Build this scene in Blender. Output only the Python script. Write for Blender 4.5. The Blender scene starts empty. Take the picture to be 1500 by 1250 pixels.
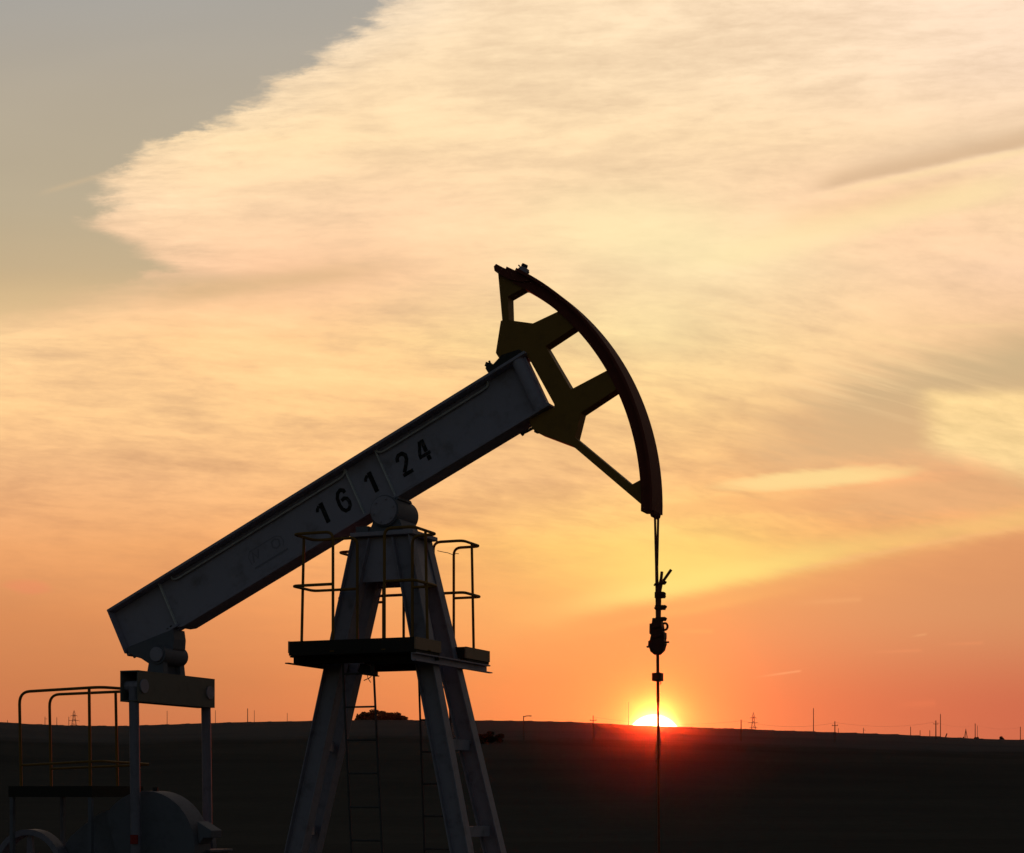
import bpy, bmesh, math, random
from mathutils import Vector, Matrix
from mathutils.geometry import tessellate_polygon
R = math.radians
random.seed(7)
scene = bpy.context.scene
COL = scene.collection

# ------------------------------------------------------------------ survey
# A level tripod camera 1.65 m above the field; the pump stands 18.5 m away, turned 22 degrees.
F, CX, YH, HC = 2540.0, 750.0, 1165.0, 1.65
TH = R(22); Y0 = 18.5; X0 = (578 - CX) / F * Y0
ux, uy, vx, vy = math.cos(TH), -math.sin(TH), math.sin(TH), math.cos(TH)
PIV = 4.65                                   # height of the centre bearing
BT = R(25.7); EX, EZ = math.cos(BT), math.sin(BT)

def Pv(x, y, v):                             # surveyed point on the pump's lengthwise plane v
    dx = (x - CX) / F; dz = (YH - y) / F
    t = (v + X0 * vx + Y0 * vy) / (dx * vx + vy)
    return ((t * dx - X0) * ux + (t - Y0) * uy, HC + t * dz)
def P3(x, y, v):
    u, z = Pv(x, y, v); return Vector((u, v, z))

# ------------------------------------------------------------------ helpers
class MB:
    def __init__(s): s.v = []; s.f = []; s.sm = []
    def add(s, vs, fs, smooth=False):
        o = len(s.v); s.v += [Vector(p) for p in vs]
        s.f += [[i + o for i in f] for f in fs]; s.sm += [smooth] * len(fs)
        return s
    def hexa(s, p):                           # 8 points: bottom ring 0-3, top ring 4-7
        return s.add(p, [(3,2,1,0),(4,5,6,7),(0,1,5,4),(1,2,6,5),(2,3,7,6),(3,0,4,7)])
    def box(s, x0, x1, y0, y1, z0, z1):
        return s.hexa([(x0,y0,z0),(x1,y0,z0),(x1,y1,z0),(x0,y1,z0),(x0,y0,z1),(x1,y0,z1),(x1,y1,z1),(x0,y1,z1)])
    def loft(s, a, b, smooth=False):          # two equal rings, capped
        n = len(a)
        return s.add(list(a) + list(b), [tuple(range(n))[::-1], tuple(range(n, 2*n))] +
                     [(i, (i+1) % n, n + (i+1) % n, n + i) for i in range(n)], smooth)
    def prism(s, outer, holes, y0, y1):       # outline in (x,z) with holes, thick from y0 to y1
        rings = [outer] + list(holes)
        polys = [[Vector((p[0], 0, p[1])) for p in r] for r in rings]
        flat = [p for r in polys for p in r]; n = len(flat)
        tris = tessellate_polygon(polys)
        vs = [(p.x, y0, p.z) for p in flat] + [(p.x, y1, p.z) for p in flat]
        fs = [tuple(t) for t in tris] + [tuple(i + n for i in t[::-1]) for t in tris]
        o = 0
        for r in polys:
            m = len(r)
            for i in range(m):
                a, b = o + i, o + (i+1) % m
                fs.append((a, b, b + n, a + n))
            o += m
        return s.add(vs, fs)
    def tube(s, pts, r, n=8):
        pts = [Vector(p) for p in pts]; m = len(pts); rings = []; nrm = None
        for i, p in enumerate(pts):
            t = (pts[min(i+1, m-1)] - pts[max(i-1, 0)]).normalized()
            if nrm is None:
                nrm = t.orthogonal().normalized()
            else:
                nrm = (nrm - t * nrm.dot(t)).normalized()
            b = t.cross(nrm); rr = r[i] if isinstance(r, (list, tuple)) else r
            rings.append([p + (nrm * math.cos(k*2*math.pi/n) + b * math.sin(k*2*math.pi/n)) * rr for k in range(n)])
        vs = [q for ring in rings for q in ring]; fs = []
        for i in range(m - 1):
            for k in range(n):
                fs.append((i*n+k, i*n+(k+1) % n, (i+1)*n+(k+1) % n, (i+1)*n+k))
        fs += [tuple(range(n))[::-1], tuple(range((m-1)*n, m*n))]
        return s.add(vs, fs, True)
    def cyl(s, a, b, r, n=28): return s.tube([a, b], r, n)
    def ring(s, c, ro, ri, y0, y1, n=40):     # flat annulus about the y axis
        vs = []
        for k in range(n):
            q = 2*math.pi*k/n; cs, sn = math.cos(q), math.sin(q)
            vs += [(c[0]+ro*cs, y0, c[1]+ro*sn), (c[0]+ri*cs, y0, c[1]+ri*sn),
                   (c[0]+ri*cs, y1, c[1]+ri*sn), (c[0]+ro*cs, y1, c[1]+ro*sn)]
        fs = []
        for k in range(n):
            a, b = k*4, ((k+1) % n)*4
            for j in range(4):
                fs.append((a+j, a+(j+1) % 4, b+(j+1) % 4, b+j))
        return s.add(vs, fs, True)
    def build(s, name, mat, parent=None, bevel=0.0):
        me = bpy.data.meshes.new(name)
        me.from_pydata([tuple(p) for p in s.v], [], s.f)
        bm = bmesh.new(); bm.from_mesh(me)
        bmesh.ops.recalc_face_normals(bm, faces=bm.faces)
        bm.to_mesh(me); bm.free()
        if len(me.polygons) == len(s.sm): me.polygons.foreach_set('use_smooth', s.sm)
        me.materials.append(mat)
        o = bpy.data.objects.new(name, me); COL.objects.link(o)
        if parent: o.parent = parent
        if any(s.sm):
            md = o.modifiers.new('edges', 'EDGE_SPLIT'); md.split_angle = R(40)
        if bevel:
            b = o.modifiers.new('bevel', 'BEVEL'); b.width = bevel; b.segments = 2; b.limit_method = 'ANGLE'
        return o

def tag(o, label, cat, group=None):
    o['label'] = label; o['category'] = cat
    if group: o['group'] = group
    return o
def thing(name, label, cat, loc, rz=0.0, group=None):
    o = bpy.data.objects.new(name, None); COL.objects.link(o)
    o.empty_display_size = .3; o.location = loc; o.rotation_euler = (0, 0, rz)
    return tag(o, label, cat, group)

def srgb(r, g, b):
    f = lambda c: (c/255/12.92) if c/255 <= .04045 else ((c/255+.055)/1.055)**2.4
    return (f(r), f(g), f(b))

# ------------------------------------------------------------------ materials
def paint(name, col, rough=.55, metal=0.0, dirt=(.03, .022, .018), amount=.35, scale=6.0, bump=.15):
    m = bpy.data.materials.new(name); m.use_nodes = True
    nt = m.node_tree; b = nt.nodes['Principled BSDF']
    tc = nt.nodes.new('ShaderNodeTexCoord')
    n1 = nt.nodes.new('ShaderNodeTexNoise'); n1.inputs['Scale'].default_value = scale
    n1.inputs['Detail'].default_value = 8; n1.inputs['Roughness'].default_value = .65
    n2 = nt.nodes.new('ShaderNodeTexNoise'); n2.inputs['Scale'].default_value = scale*9
    n2.inputs['Detail'].default_value = 4
    nt.links.new(tc.outputs['Object'], n1.inputs['Vector']); nt.links.new(tc.outputs['Object'], n2.inputs['Vector'])
    mr = nt.nodes.new('ShaderNodeMapRange'); mr.interpolation_type = 'SMOOTHSTEP'
    mr.inputs[1].default_value = .48; mr.inputs[2].default_value = .78; mr.inputs[4].default_value = amount
    nt.links.new(n1.outputs['Fac'], mr.inputs[0])
    mx = nt.nodes.new('ShaderNodeMix'); mx.data_type = 'RGBA'
    mx.inputs[6].default_value = (*col, 1); mx.inputs[7].default_value = (*dirt, 1)
    nt.links.new(mr.outputs[0], mx.inputs[0]); nt.links.new(mx.outputs[2], b.inputs['Base Color'])
    rr = nt.nodes.new('ShaderNodeMapRange'); rr.inputs[3].default_value = rough-.12; rr.inputs[4].default_value = rough+.2
    nt.links.new(n2.outputs['Fac'], rr.inputs[0]); nt.links.new(rr.outputs[0], b.inputs['Roughness'])
    bp = nt.nodes.new('ShaderNodeBump'); bp.inputs['Strength'].default_value = bump; bp.inputs['Distance'].default_value = .004
    nt.links.new(n2.outputs['Fac'], bp.inputs['Height']); nt.links.new(bp.outputs[0], b.inputs['Normal'])
    b.inputs['Metallic'].default_value = metal; b.inputs['Specular IOR Level'].default_value = .25
    return m
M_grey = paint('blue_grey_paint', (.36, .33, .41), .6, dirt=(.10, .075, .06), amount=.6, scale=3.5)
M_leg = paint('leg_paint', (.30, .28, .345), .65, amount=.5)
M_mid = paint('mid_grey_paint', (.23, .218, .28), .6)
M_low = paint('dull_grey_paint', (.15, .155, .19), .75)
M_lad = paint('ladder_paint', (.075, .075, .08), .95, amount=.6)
M_dark = paint('dark_steel', (.045, .042, .042), .8)
M_yel = paint('yellow_paint', (.28, .145, .028), .65, dirt=(.05, .03, .015))
M_red = paint('red_paint', (.18, .045, .03), .85, dirt=(.04, .02, .015))
M_rail = paint('yellow_rail_paint', (.24, .12, .022), .65, dirt=(.07, .03, .015), scale=14)
M_board = paint('rusty_skylit_board', (.36, .23, .155), .75, dirt=(.06, .04, .03), scale=9)  # rusty brown, lightened for orange sky light falling on the end boards
M_deck = paint('deck_steel', (.03, .026, .022), .8)
M_num = paint('black_stencil_paint', (.014, .013, .013), .8, dirt=(.17, .16, .19), amount=.75, scale=22)
M_emb = paint('faded_stencil_paint', (.25, .23, .285), .7, amount=.2)
M_weld = paint('pale_paint', (.62, .60, .60), .55)
M_rope = paint('wire_rope', (.20, .06, .04), .6, metal=.3, scale=30)  # red light of the low sun mixed into the rope's colour
M_clamp = paint('rusty_clamp', (.10, .035, .026), .6, metal=.3, scale=20)
M_rod = paint('sun_red_rod', (.22, .06, .03), .5, metal=.4, scale=18)  # red sun flare put into the rod's own colour
M_redcap = paint('red_cap', (.30, .02, .02), .5)
M_pole = paint('weathered_wood', (.09, .07, .055), .85, scale=2)
M_lat = paint('galvanised_lattice', (.15, .15, .15), .6, scale=2)

# ------------------------------------------------------------------ the pump jack
ROT = -TH
pump = thing('pump_jack', 'grey oil pump jack with yellow horsehead and black stencilled numbers on its beam', 'pump jack', (X0, Y0, 0), ROT)

def ST(s, t, v=0.0):                           # beam coordinates: s along, t across, from the bearing
    return Vector((s*EX - t*EZ, v, PIV + s*EZ + t*EX))
def st_of(x, y, v):
    u, z = Pv(x, y, v); z -= PIV
    return (u*EX + z*EZ, -u*EZ + z*EX)
def stbox(mb, s0, s1, t0, t1, v0, v1):
    return mb.hexa([ST(s0,t0,v0), ST(s1,t0,v0), ST(s1,t0,v1), ST(s0,t0,v1), ST(s0,t1,v0), ST(s1,t1,v0), ST(s1,t1,v1), ST(s0,t1,v1)])

S0, S1, T0, T1 = -3.60, 2.065, .095, .74
b = MB()
stbox(b, S0 + .013, 2.015, T0 + .03, T1 - .03, -.013, .013)                     # web
stbox(b, S0, S0 + .012, T0 + .086, T1 - .031, -.139, .139)            # tail end plate
stbox(b, S0, S1, T1 - .03, T1, -.14, .14)                             # top flange
b.loft([ST(-2.86, T0+.03, -.14), ST(-2.78, T0, -.14), ST(S1, T0, -.14), ST(S1, T0+.03, -.14)],
       [ST(-2.86, T0+.03, .14), ST(-2.78, T0, .14), ST(S1, T0, .14), ST(S1, T0+.03, .14)])
stbox(b, S0, -2.862, T0 + .055, T0 + .085, -.10, .10)                 # narrow tail flange
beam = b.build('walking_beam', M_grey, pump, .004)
for s in (-2.905, -.30, .105):
    m = MB()
    for q in (-1, 1):
        lo = T0 + (.09 if s < -2.862 else .032)
        stbox(m, s-.007, s+.007, lo, T1 - .032, q*.014, q*.05)
    m.build('stiffener', M_weld, beam)
m = MB()
cond = lambda s0, s1: [ST(s0-.05, .707, -.04), ST(s0-.045, .68, -.04), ST(s0-.02, .66, -.04), ST(s0+.03, .652, -.04),
                       ST(s1-.03, .652, -.04), ST(s1+.02, .66, -.04), ST(s1+.045, .68, -.04), ST(s1+.05, .707, -.04)]
m.tube(cond(-2.68, -.36), .011); m.build('edge_pipe', M_weld, beam)
m = MB(); m.tube(cond(.17, 1.50), .011); m.build('edge_pipe', M_weld, beam)
m = MB(); m.tube([ST(1.945, T0+.032, -.06), ST(1.945, T1-.032, -.06)], .072, 24)
m.build('end_column', M_grey, beam)
m = MB(); stbox(m, 2.016, 2.034, T0+.032, T1-.032, -.07, .012)
m.build('end_plate', M_grey, beam)

def ribbon(mb, pts, w, s, t, y0, y1):
    n = len(pts); L = []; Rr = []
    for i in range(n):
        a = Vector(pts[max(i-1, 0)]); c = Vector(pts[min(i+1, n-1)]); d = (c - a).normalized()
        k = Vector((-d.y, d.x)); 
        if 0 < i < n-1:
            d1 = (Vector(pts[i]) - a).normalized(); k1 = Vector((-d1.y, d1.x)); k = k / max(.5, k.dot(k1))
        p = Vector(pts[i]); L.append(p + k*w/2); Rr.append(p - k*w/2)
    for i in range(n-1):
        q = [L[i], L[i+1], Rr[i+1], Rr[i]]
        mb.add([ST(s+a.x, t+a.y, y0) for a in q], [(0, 1, 2, 3)])
def digit(ch, x, y):
    s, t = st_of(x, y, -.016); m = MB()
    G = {'1': [([(.012, -.12), (.012, .12)], .052), ([(-.062, .045), (-.050, .072), (-.018, .098)], .036)],
         '6': [([(.052, .066), (.045, .098), (.012, .119), (-.030, .100), (-.056, .055), (-.062, -.02), (-.052, -.08), (-.02, -.118), (.018, -.118), (.050, -.088), (.058, -.045), (.046, -.004), (.016, .016), (-.022, .006)], .040)],
         '2': [([(-.058, .055), (-.050, .093), (-.018, .118), (.024, .115), (.053, .080), (.048, .036), (.015, -.018), (-.036, -.082)], .042), ([(-.062, -.108), (.066, -.108)], .040)],
         '4': [([(.030, -.12), (.030, -.068)], .046), ([(.030, -.020), (.030, .12)], .046), ([(.002, .115), (-.034, .03), (-.056, -.028)], .036), ([(-.072, -.045), (.072, -.045)], .036)]}
    for pts, w in G[ch]: ribbon(m, pts, w, s, t, -.0165, -.0165)
    m.build('numeral', M_num, beam)['label'] = 'black stencilled number ' + ch
for ch, x, y in (('1', 474, 752), ('6', 503, 733), ('1', 545, 707), ('2', 592, 680), ('4', 620, 661)): digit(ch, x, y)
m = MB()                                        # faded framed mark
es, et = -1.53, .40
fr = [(-.23, -.06), (-.24, .03), (-.20, .085), (.16, .085), (.215, .05), (.23, -.01), (.20, -.06)]
ribbon(m, fr, .008, es, et, -.0165, -.0165)
ribbon(m, [(-.20, -.05), (-.17, .06), (-.13, -.03), (-.09, .06)], .014, es, et, -.0167, -.0167)
ribbon(m, [(.09, .05), (.14, .06), (.18, .03), (.17, -.03), (.12, -.045), (.08, -.01), (.09, .05)], .014, es, et, -.0167, -.0167)
ribbon(m, [(-.22, -.115), (.24, -.115)], .02, es, et, -.0165, -.0165)
m.build('painted_emblem', M_emb, beam)
# clamps on top and underneath at the head end
def lug(pts, v0, v1, parent, mat, name='clamp_lug'):
    return MB().prism([Pv(x, y, v0) for x, y in pts], [], v0, v1).build(name, mat, parent)
lug([(716, 548), (711, 540), (713, 533), (718, 531), (722, 534), (735, 520), (760, 512), (768, 517)], -.09, -.04, beam, M_dark)
lug([(716, 548), (711, 540), (713, 533), (718, 531), (722, 534), (735, 520), (760, 512), (768, 517)], .02, .07, beam, M_dark)
MB().tube([P3(712, 537, -.065), P3(714, 531, -.065)], .018).tube([P3(716.5, 529, -.065), P3(718.5, 534, -.065)], .012).build('clamp_bolt', M_dark, beam)
MB().tube([P3(765, 635, -.02), P3(771, 632.5, -.02), P3(783, 626, -.02)], .016).tube([P3(763.5, 634.2, -.02), P3(766.5, 637.6, -.02)], .016).box(*[0]*0 or (1.62, 1.72, -.06, .03, 5.385, 5.44)).build('clamp_bolt', M_dark, beam)

# ---- horsehead
HW = .08
def rad(q):                                     # outer radius of the head's arc about the bearing
    d = math.degrees(q); return 2.925 - .00125*d - .0000085*d*d
def arc_pt(q, off): 
    r = rad(q) + off; return (r*math.cos(q), PIV + r*math.sin(q))
QA, QB = R(-3.2), R(58.6)
NQ = 36; qs = [QA + (QB-QA)*i/NQ for i in range(NQ+1)]
O = [Pv(x, y, -HW) for x, y in [(744, 395), (728.5, 388.5), (729.5, 402), (735.5, 469.5), (733.4, 469.8), (726, 517), (730, 523.5), (736, 530),
      (768, 520), (774, 524), (811.5, 592), (812, 597), (800, 602), (774, 615), (780, 629), (786, 632), (790, 635.5), (839.5, 654.1), (941, 740.5)]]
O += [arc_pt(q, -.07) for q in qs[1:-1]]
O += [Pv(772, 408, -HW)]
holes = [[(744, 435), (765, 423), (777.5, 424), (799, 438), (820, 455), (780.5, 473.7), (745, 469)],
         [(799, 507.5), (839, 481), (845, 476.5), (870, 507), (893, 540.5), (839.5, 568.8), (836, 570.6)],
         [(909, 566.5), (851, 605), (842, 641), (925, 710), (947, 698.2), (944, 670), (937, 637), (924, 600)]]
head = MB().prism(O, [[Pv(x, y, -HW) for x, y in h] for h in holes], -HW, HW).build('horsehead', M_yel, pump, .004)
m = MB()
ou = [arc_pt(q, -.031) for q in qs]; inn = [arc_pt(q, -.142) for q in qs]
m.prism(ou + inn[::-1], [], -.10, .10)
m.build('arc_rim', M_red, head)
m = MB()
ou = [arc_pt(q, 0) for q in qs]; inn = [arc_pt(q, -.03) for q in qs]
m.prism(ou + inn[::-1], [], -.18, .18)
m.build('arc_plate', M_red, head)
tip = MB().prism([Pv(x, y, -.12) for x, y in [(726.6, 386.6), (723.2, 390.5), (724.3, 397), (728, 399.8), (745, 409), (764, 413), (776, 412), (774.7, 407.3), (770, 406.9), (766, 404), (756, 397), (742, 390.5), (740.6, 394)]], [], -.12, .12)
tip.build('top_block', M_red, head)
lugm = MB().prism([Pv(x, y, -.06) for x, y in [(756, 399), (757.9, 395), (759.8, 392.4), (764.4, 389.6), (771.2, 392.8), (770, 400.8), (767.4, 406)]], [], -.06, .02)
lugm.build('lifting_lug', M_grey, head)
m = MB()
for (a, c) in (((759.5, 388.5), (763, 392)), ((769, 396), (775, 399.8))):
    m.tube([P3(*a, -.02), P3(*c, -.02)], .007)
m.tube([P3(765, 388.5, -.02), P3(771.5, 391.5, -.02)], .022); m.build('lug_pin', M_dark, head)
m = MB().prism([Pv(x, y, -.11) for x, y in [(941, 740), (942, 744.5), (946.5, 750.5), (951.5, 751), (953.5, 757), (957.5, 754.5), (959, 748), (950, 736)]], [], -.11, .11)
m.build('toe_block', M_red, head)
# ---- centre bearing and saddle
cb = MB()
cb.cyl((-.005, -.24, PIV), (-.005, .26, PIV), .165, 36)
cb.hexa([(-.21, -.2, 4.425), (.21, -.2, 4.425), (.21, .20, 4.425), (-.21, .20, 4.425), (-.15, -.2, 4.56), (.15, -.2, 4.56), (.15, .20, 4.56), (-.15, .20, 4.56)])
cb.box(-.31, .31, -.24, .24, 4.4215, 4.4245)
stbox(cb, -.17, .17, T0 - .035, T0 - .002, -.17, .17)
cb.box(-.36, -.215, -.20, .20, 4.425, 4.505)
centre = cb.build('centre_bearing', M_low, pump, .006)
MB().cyl((-.005, -.262, PIV), (-.005, -.241, PIV), .15, 36).build('bearing_cap', M_grey, centre, .005)
MB().cyl((-.005, .261, PIV), (-.005, .285, PIV), .15, 36).build('bearing_cap', M_grey, centre, .005)
m = MB()
for k in range(6):
    q = k*math.pi/3 + .3
    MB().cyl((-.005+.12*math.cos(q), -.275, PIV+.12*math.sin(q)), (-.005+.12*math.cos(q), -.2625, PIV+.12*math.sin(q)), .012, 8).build('cap_bolt', M_grey, centre)

# ---- mast (samson post)
mast = MB()
mast.hexa([(-.36, -.34, 4.375), (.37, -.34, 4.375), (.37, .30, 4.375), (-.36, .30, 4.375), (-.36, -.34, 4.42), (.37, -.34, 4.42), (.37, .30, 4.42), (-.36, .30, 4.42)])
mast.hexa([(-.40, -.37, 3.83), (.46, -.25, 3.83), (0,0,0), (0,0,0), (0,0,0), (0,0,0), (0,0,0), (0,0,0)]) if False else None
mobj = mast.build('mast', M_grey, pump, .006)
def gusset(quad, th):                            # a plate between the tops of two legs
    a = [Vector(p) for p in quad]; n = (a[1]-a[0]).cross(a[3]-a[0]).normalized()*th
    return MB().loft(a, [p + n for p in a])
gusset([(-.19, -.255, 4.374), (.16, -.255, 4.374), (.25, -.275, 3.90), (-.30, -.275, 3.90)], .012).build('gusset_plate', M_grey, mobj)
gusset([(-.20, .255, 4.374), (.12, .255, 4.374), (.22, .275, 3.90), (-.32, .275, 3.90)], .012).build('gusset_plate', M_grey, mobj)
gusset([(.29, -.16, 4.374), (.27, .20, 4.374), (.39, .22, 3.90), (.41, -.18, 3.90)], .012).build('gusset_plate', M_grey, mobj)
gusset([(-.31, -.16, 4.374), (-.33, .20, 4.374), (-.47, .22, 3.90), (-.43, -.18, 3.90)], .012).build('gusset_plate', M_grey, mobj)

LEG = {}
def leg(name, top, bot, w, fd):
    a, c = Vector(top), Vector(bot); d = (c - a).normalized()
    k = (0.0 - c.z)/d.z; c = c + d*k                # down to the ground
    ev = Vector((0, 1, 0)); ev = (ev - d*ev.dot(d)).normalized(); eu = ev.cross(d).normalized()
    if eu.x < 0: eu = -eu
    def sec(p):
        h, f, t, g = w/2, fd/2, .014, .009
        prof = [(-h, -f), (-h+t, -f), (-h+t, -g), (h-t, -g), (h-t, -f), (h, -f), (h, f), (h-t, f), (h-t, g), (-h+t, g), (-h+t, f), (-h, f)]
        return [p + eu*x + ev*y for x, y in prof]
    LEG[name] = (a, d)
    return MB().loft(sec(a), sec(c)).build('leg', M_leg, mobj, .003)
leg('NL', (-.243, -.25, 4.374), (-.905, -.38, 1.359), .205, .15)
leg('NR', (.217, -.25, 4.374), (.953, -.38, 1.055), .205, .15)
leg('FL', (-.294, .25, 4.374), (-1.178, .38, 1.187), .205, .15)
leg('FR', (.188, .25, 4.374), (1.001, .38, 1.032), .205, .15)
def at_z(nm, z):
    a, d = LEG[nm]; return a + d*((z - a.z)/d.z)
for z in (2.18, 1.27, .36):
    for A, Bq, sg in (('NR', 'FR', 1), ('NL', 'FL', -1)):
        p, q = at_z(A, z), at_z(Bq, z); o = Vector((0, .078, 0)); p = p + o; q = q - o
        e = Vector((.04, 0, 0)); h = Vector((0, 0, .055))
        MB().loft([p-e-h, p+e-h, p+e+h, p-e+h], [q-e-h, q+e-h, q+e+h, q-e+h]).build('cross_brace', M_leg, mobj)

# ---- service platform round the mast
UL, UR = -.75, .69
plat = MB()
plat.box(UL, UR, -.95, -.36, 3.090, 3.116)
plat.box(UL, UR, .36, .96, 3.090, 3.116)
pf = plat.build('service_platform', M_deck, pump)
for u, s in ((UR - .05, 1), (UL + .05, -1)):
    m = MB()
    m.box(u-.006, u+.006, -.93, 1.0, 3.01, 3.085)
    x0, x1 = sorted((u + s*.0065, u + s*.05))
    m.box(x0, x1, -.93, 1.0, 3.073, 3.087)
    m.box(x0, x1, -1.03 if s < 0 else -.93, 1.06, 3.000, 3.012)
    m.build('channel_beam', M_grey if s > 0 else M_dark, pf)
for v in (-.95, -.385, .31, .945):
    m = MB(); x1 = UR - (.0 if v > -.5 else .0)
    m.box(UL + .001, UR - .001, v, v + .018, 3.117, 3.236) if v != -.385 else m.box(UL, UR, v, v+.018, 3.04, 3.089)
    m.build('toe_board' if v != -.385 else 'edge_angle', M_deck, pf)
for u in (UL, UR):
    for v0, v1 in ((-.951, -.34), (.309, .964)):
        m = MB(); m.box(u - .009, u + .009, v0, v1, 3.117, 3.238)
        m.build('toe_board', M_board, pf)
# underside joists
for v in (-.7, .62):
    MB().box(UL + .06, UR - .06, v-.02, v+.02, 3.02, 3.089).build('joist', M_deck, pf)

def bend(pts, r=.07, n=5):                       # round the corners of a pipe run
    P = [Vector(p) for p in pts]; out = [P[0]]
    for i in range(1, len(P)-1):
        a = (P[i-1]-P[i]); c = (P[i+1]-P[i]); rr = min(r, a.length*.45, c.length*.45)
        p0, p1 = P[i] + a.normalized()*rr, P[i] + c.normalized()*rr
        for k in range(n+1):
            t = k/n; out.append(p0*(1-t)**2 + P[i]*2*t*(1-t) + p1*t*t)
    return out + [P[-1]]
PR = .0155
def guard(uc, vn, vf, ua, ub, ztop, zmid):
    """hairpin guard rail round one end of a walkway: uc = end, ua / ub = where near and far sides turn down"""
    m = MB()
    m.tube(bend([(ua, vn, 3.12), (ua, vn, ztop), (uc, vn, ztop), (uc, vf, ztop), (ub, vf, ztop), (ub, vf, 3.12)], .085), PR)
    m.tube(bend([(ua, vn+.001, zmid), (uc + (.01 if uc > 0 else -.01), vn, zmid), (uc + (.01 if uc > 0 else -.01), vf, zmid), (ub, vf, zmid)], .07), PR)
    vm = (vn + vf)/2
    m.tube([(uc + (.025 if uc > 0 else -.03), vm, 3.12), (uc, vm, ztop)], PR)
    for (a, v) in ((ua, vn), (ub, vf), (uc + (.025 if uc > 0 else -.03), vm)):
        m.cyl((a, v, 3.117), (a, v, 3.127), .035, 10)
    return m.build('guard_rail', M_rail, pf)
guard(-.715, -.925, -.46, -.25, -.21, 4.345, 3.81)
guard(.66, -.925, -.36, .335, .38, 4.345, 3.81)
guard(-.87, .37, .925, -.07, -.59, 4.335, 3.83)
guard(.60, .45, .925, .25, .28, 4.395, 3.836)
wire = [P3(641, 807, .45), P3(650, 809, .6), P3(656, 810, .75), P3(665, 813.5, .93)]
MB().tube(wire, .004, 5).tube([P3(665, 813, .98), P3(668, 811, .98), P3(672, 811.5, .98)], .004, 5).build('loose_wire', M_dark, pf)

# ---- ladders
def ladder(v, ul_top, ur_top, ul_bot, ur_bot, ztop, rungs):
    a0, a1 = Vector((ul_top, v, ztop)), Vector((ul_bot, v, 0.0)); b0, b1 = Vector((ur_top, v, ztop)), Vector((ur_bot, v, 0.0))
    m = MB().tube([a0, a1], .0125, 8).tube([b0, b1], .0125, 8)
    ld = m.build('ladder', M_lad, pf)
    for z in rungs:
        t = (ztop - z)/ztop
        MB().tube([a0.lerp(a1, t) + Vector((.012, 0, 0)), b0.lerp(b1, t) - Vector((.012, 0, 0))], .010, 8).build('rung', M_lad, ld)
ladder(-.6, -.31, .045, -.15, .205, 3.06, [2.91, 2.565, 2.22, 1.875, 1.525, 1.18, .83, .48, .13])
ladder(.6, .0, .36, .11, .47, 3.08, [2.83, 2.476, 2.125, 1.775, 1.42, 1.06, .71, .36])
m = MB().prism([Pv(x, y, -.5) for x, y in [(528, 972), (542, 976), (543.5, 985), (541, 988.5), (531, 988), (524, 984)]], [], -.5, -.42)
m.build('cable_box', M_dark, pf)
MB().tube([P3(538, 988, -.47), P3(539, 994, -.47), P3(543, 1000, -.47)], .004, 5).tube([P3(533, 997, -.47), P3(540, 994, -.47), P3(544, 991, -.47)], .005, 5).build('loose_wire', M_dark, pf)

# ---- tail bearing, equalizer, pitmans, crank
UE = -2.82
tb = MB()
tb.prism([Pv(x, y, -.13) for x, y in [(185, 949), (188.4, 957), (192, 957.5), (195.7, 961.5), (206.9, 964.9), (217, 971.6), (221.4, 975), (240, 970), (254, 950), (255, 936), (253, 922)]], [], -.13, .11)
tb.cyl((-2.78, -.30, 3.215), (-2.78, .165, 3.215), .108, 32)
tb.box(-2.86, -2.80, -.19, .10, 3.006, 3.20)
tail = tb.build('tail_bearing', M_low, pump, .004)
MB().cyl((-2.78, -.325, 3.215), (-2.78, -.301, 3.215), .08, 28).build('bearing_cap', M_grey, tail, .004)
MB().cyl((-2.78, .166, 3.215), (-2.78, .19, 3.215), .075, 28).build('bearing_cap', M_grey, tail, .004)
for v, e in ((-.29, 0), (.10, .03)):
    MB().hexa([(UE-.10, v, 3.006), (UE+.115-e, v, 3.006), (UE+.115-e, v+.10, 3.006), (UE-.10, v+.10, 3.006),
               (UE-.07, v+.01, 3.19), (UE+.10-e, v+.01, 3.19), (UE+.10-e, v+.09, 3.19), (UE-.07, v+.09, 3.19)]).build('bearing_cheek', M_low, tail)
m = MB()
for x, y in ((199, 946), (204, 944), (246, 921), (251, 917)):
    s, t = st_of(x, y, -.05); MB().tube([ST(s, t, -.06), ST(s, t-.05, -.06)], .014, 8).build('clamp_bolt', M_dark, tail)

eq = MB()
UA, UB, ZA, ZB, VE = UE - .115, UE + .115, 2.668, 3.005, .78
eq.box(UA, UB, -VE, VE, ZB - .014, ZB); eq.box(UA, UB, -VE, VE, ZA, ZA + .014)
eq.box(UB - .014, UB - .0005, -VE, VE, ZA + .0145, ZB - .0145); eq.box(UA + .0005, UA + .014, -VE, VE, ZA + .0145, ZB - .0145)
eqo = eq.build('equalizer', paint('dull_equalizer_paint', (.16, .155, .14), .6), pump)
for v in (-.67, .67):
    MB().cyl((UB + .0005, v, 2.84), (UB + .014, v, 2.84), .078, 24).build('pin_cap', M_grey, eqo, .004)
    MB().cyl((UA + .015, v, 2.84), (UB - .015, v, 2.84), .06, 20).build('cross_pin', M_grey, eqo)
for v, xt in ((-.72, -2.80), (.72, -2.79)):
    pm = MB().tube([(xt, v, 2.83), (xt + .035, v, .62)], .055, 20).build('pitman', M_mid, pump)
    MB().box(xt-.03, xt+.10, v-.08, v+.08, .45, .72).build('pitman_end', M_mid, pm, .01)
MB().box(-2.79, -2.70, -.80, -.785, 1.12, 1.22).build('pin_guard', M_redcap, pump)

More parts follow.
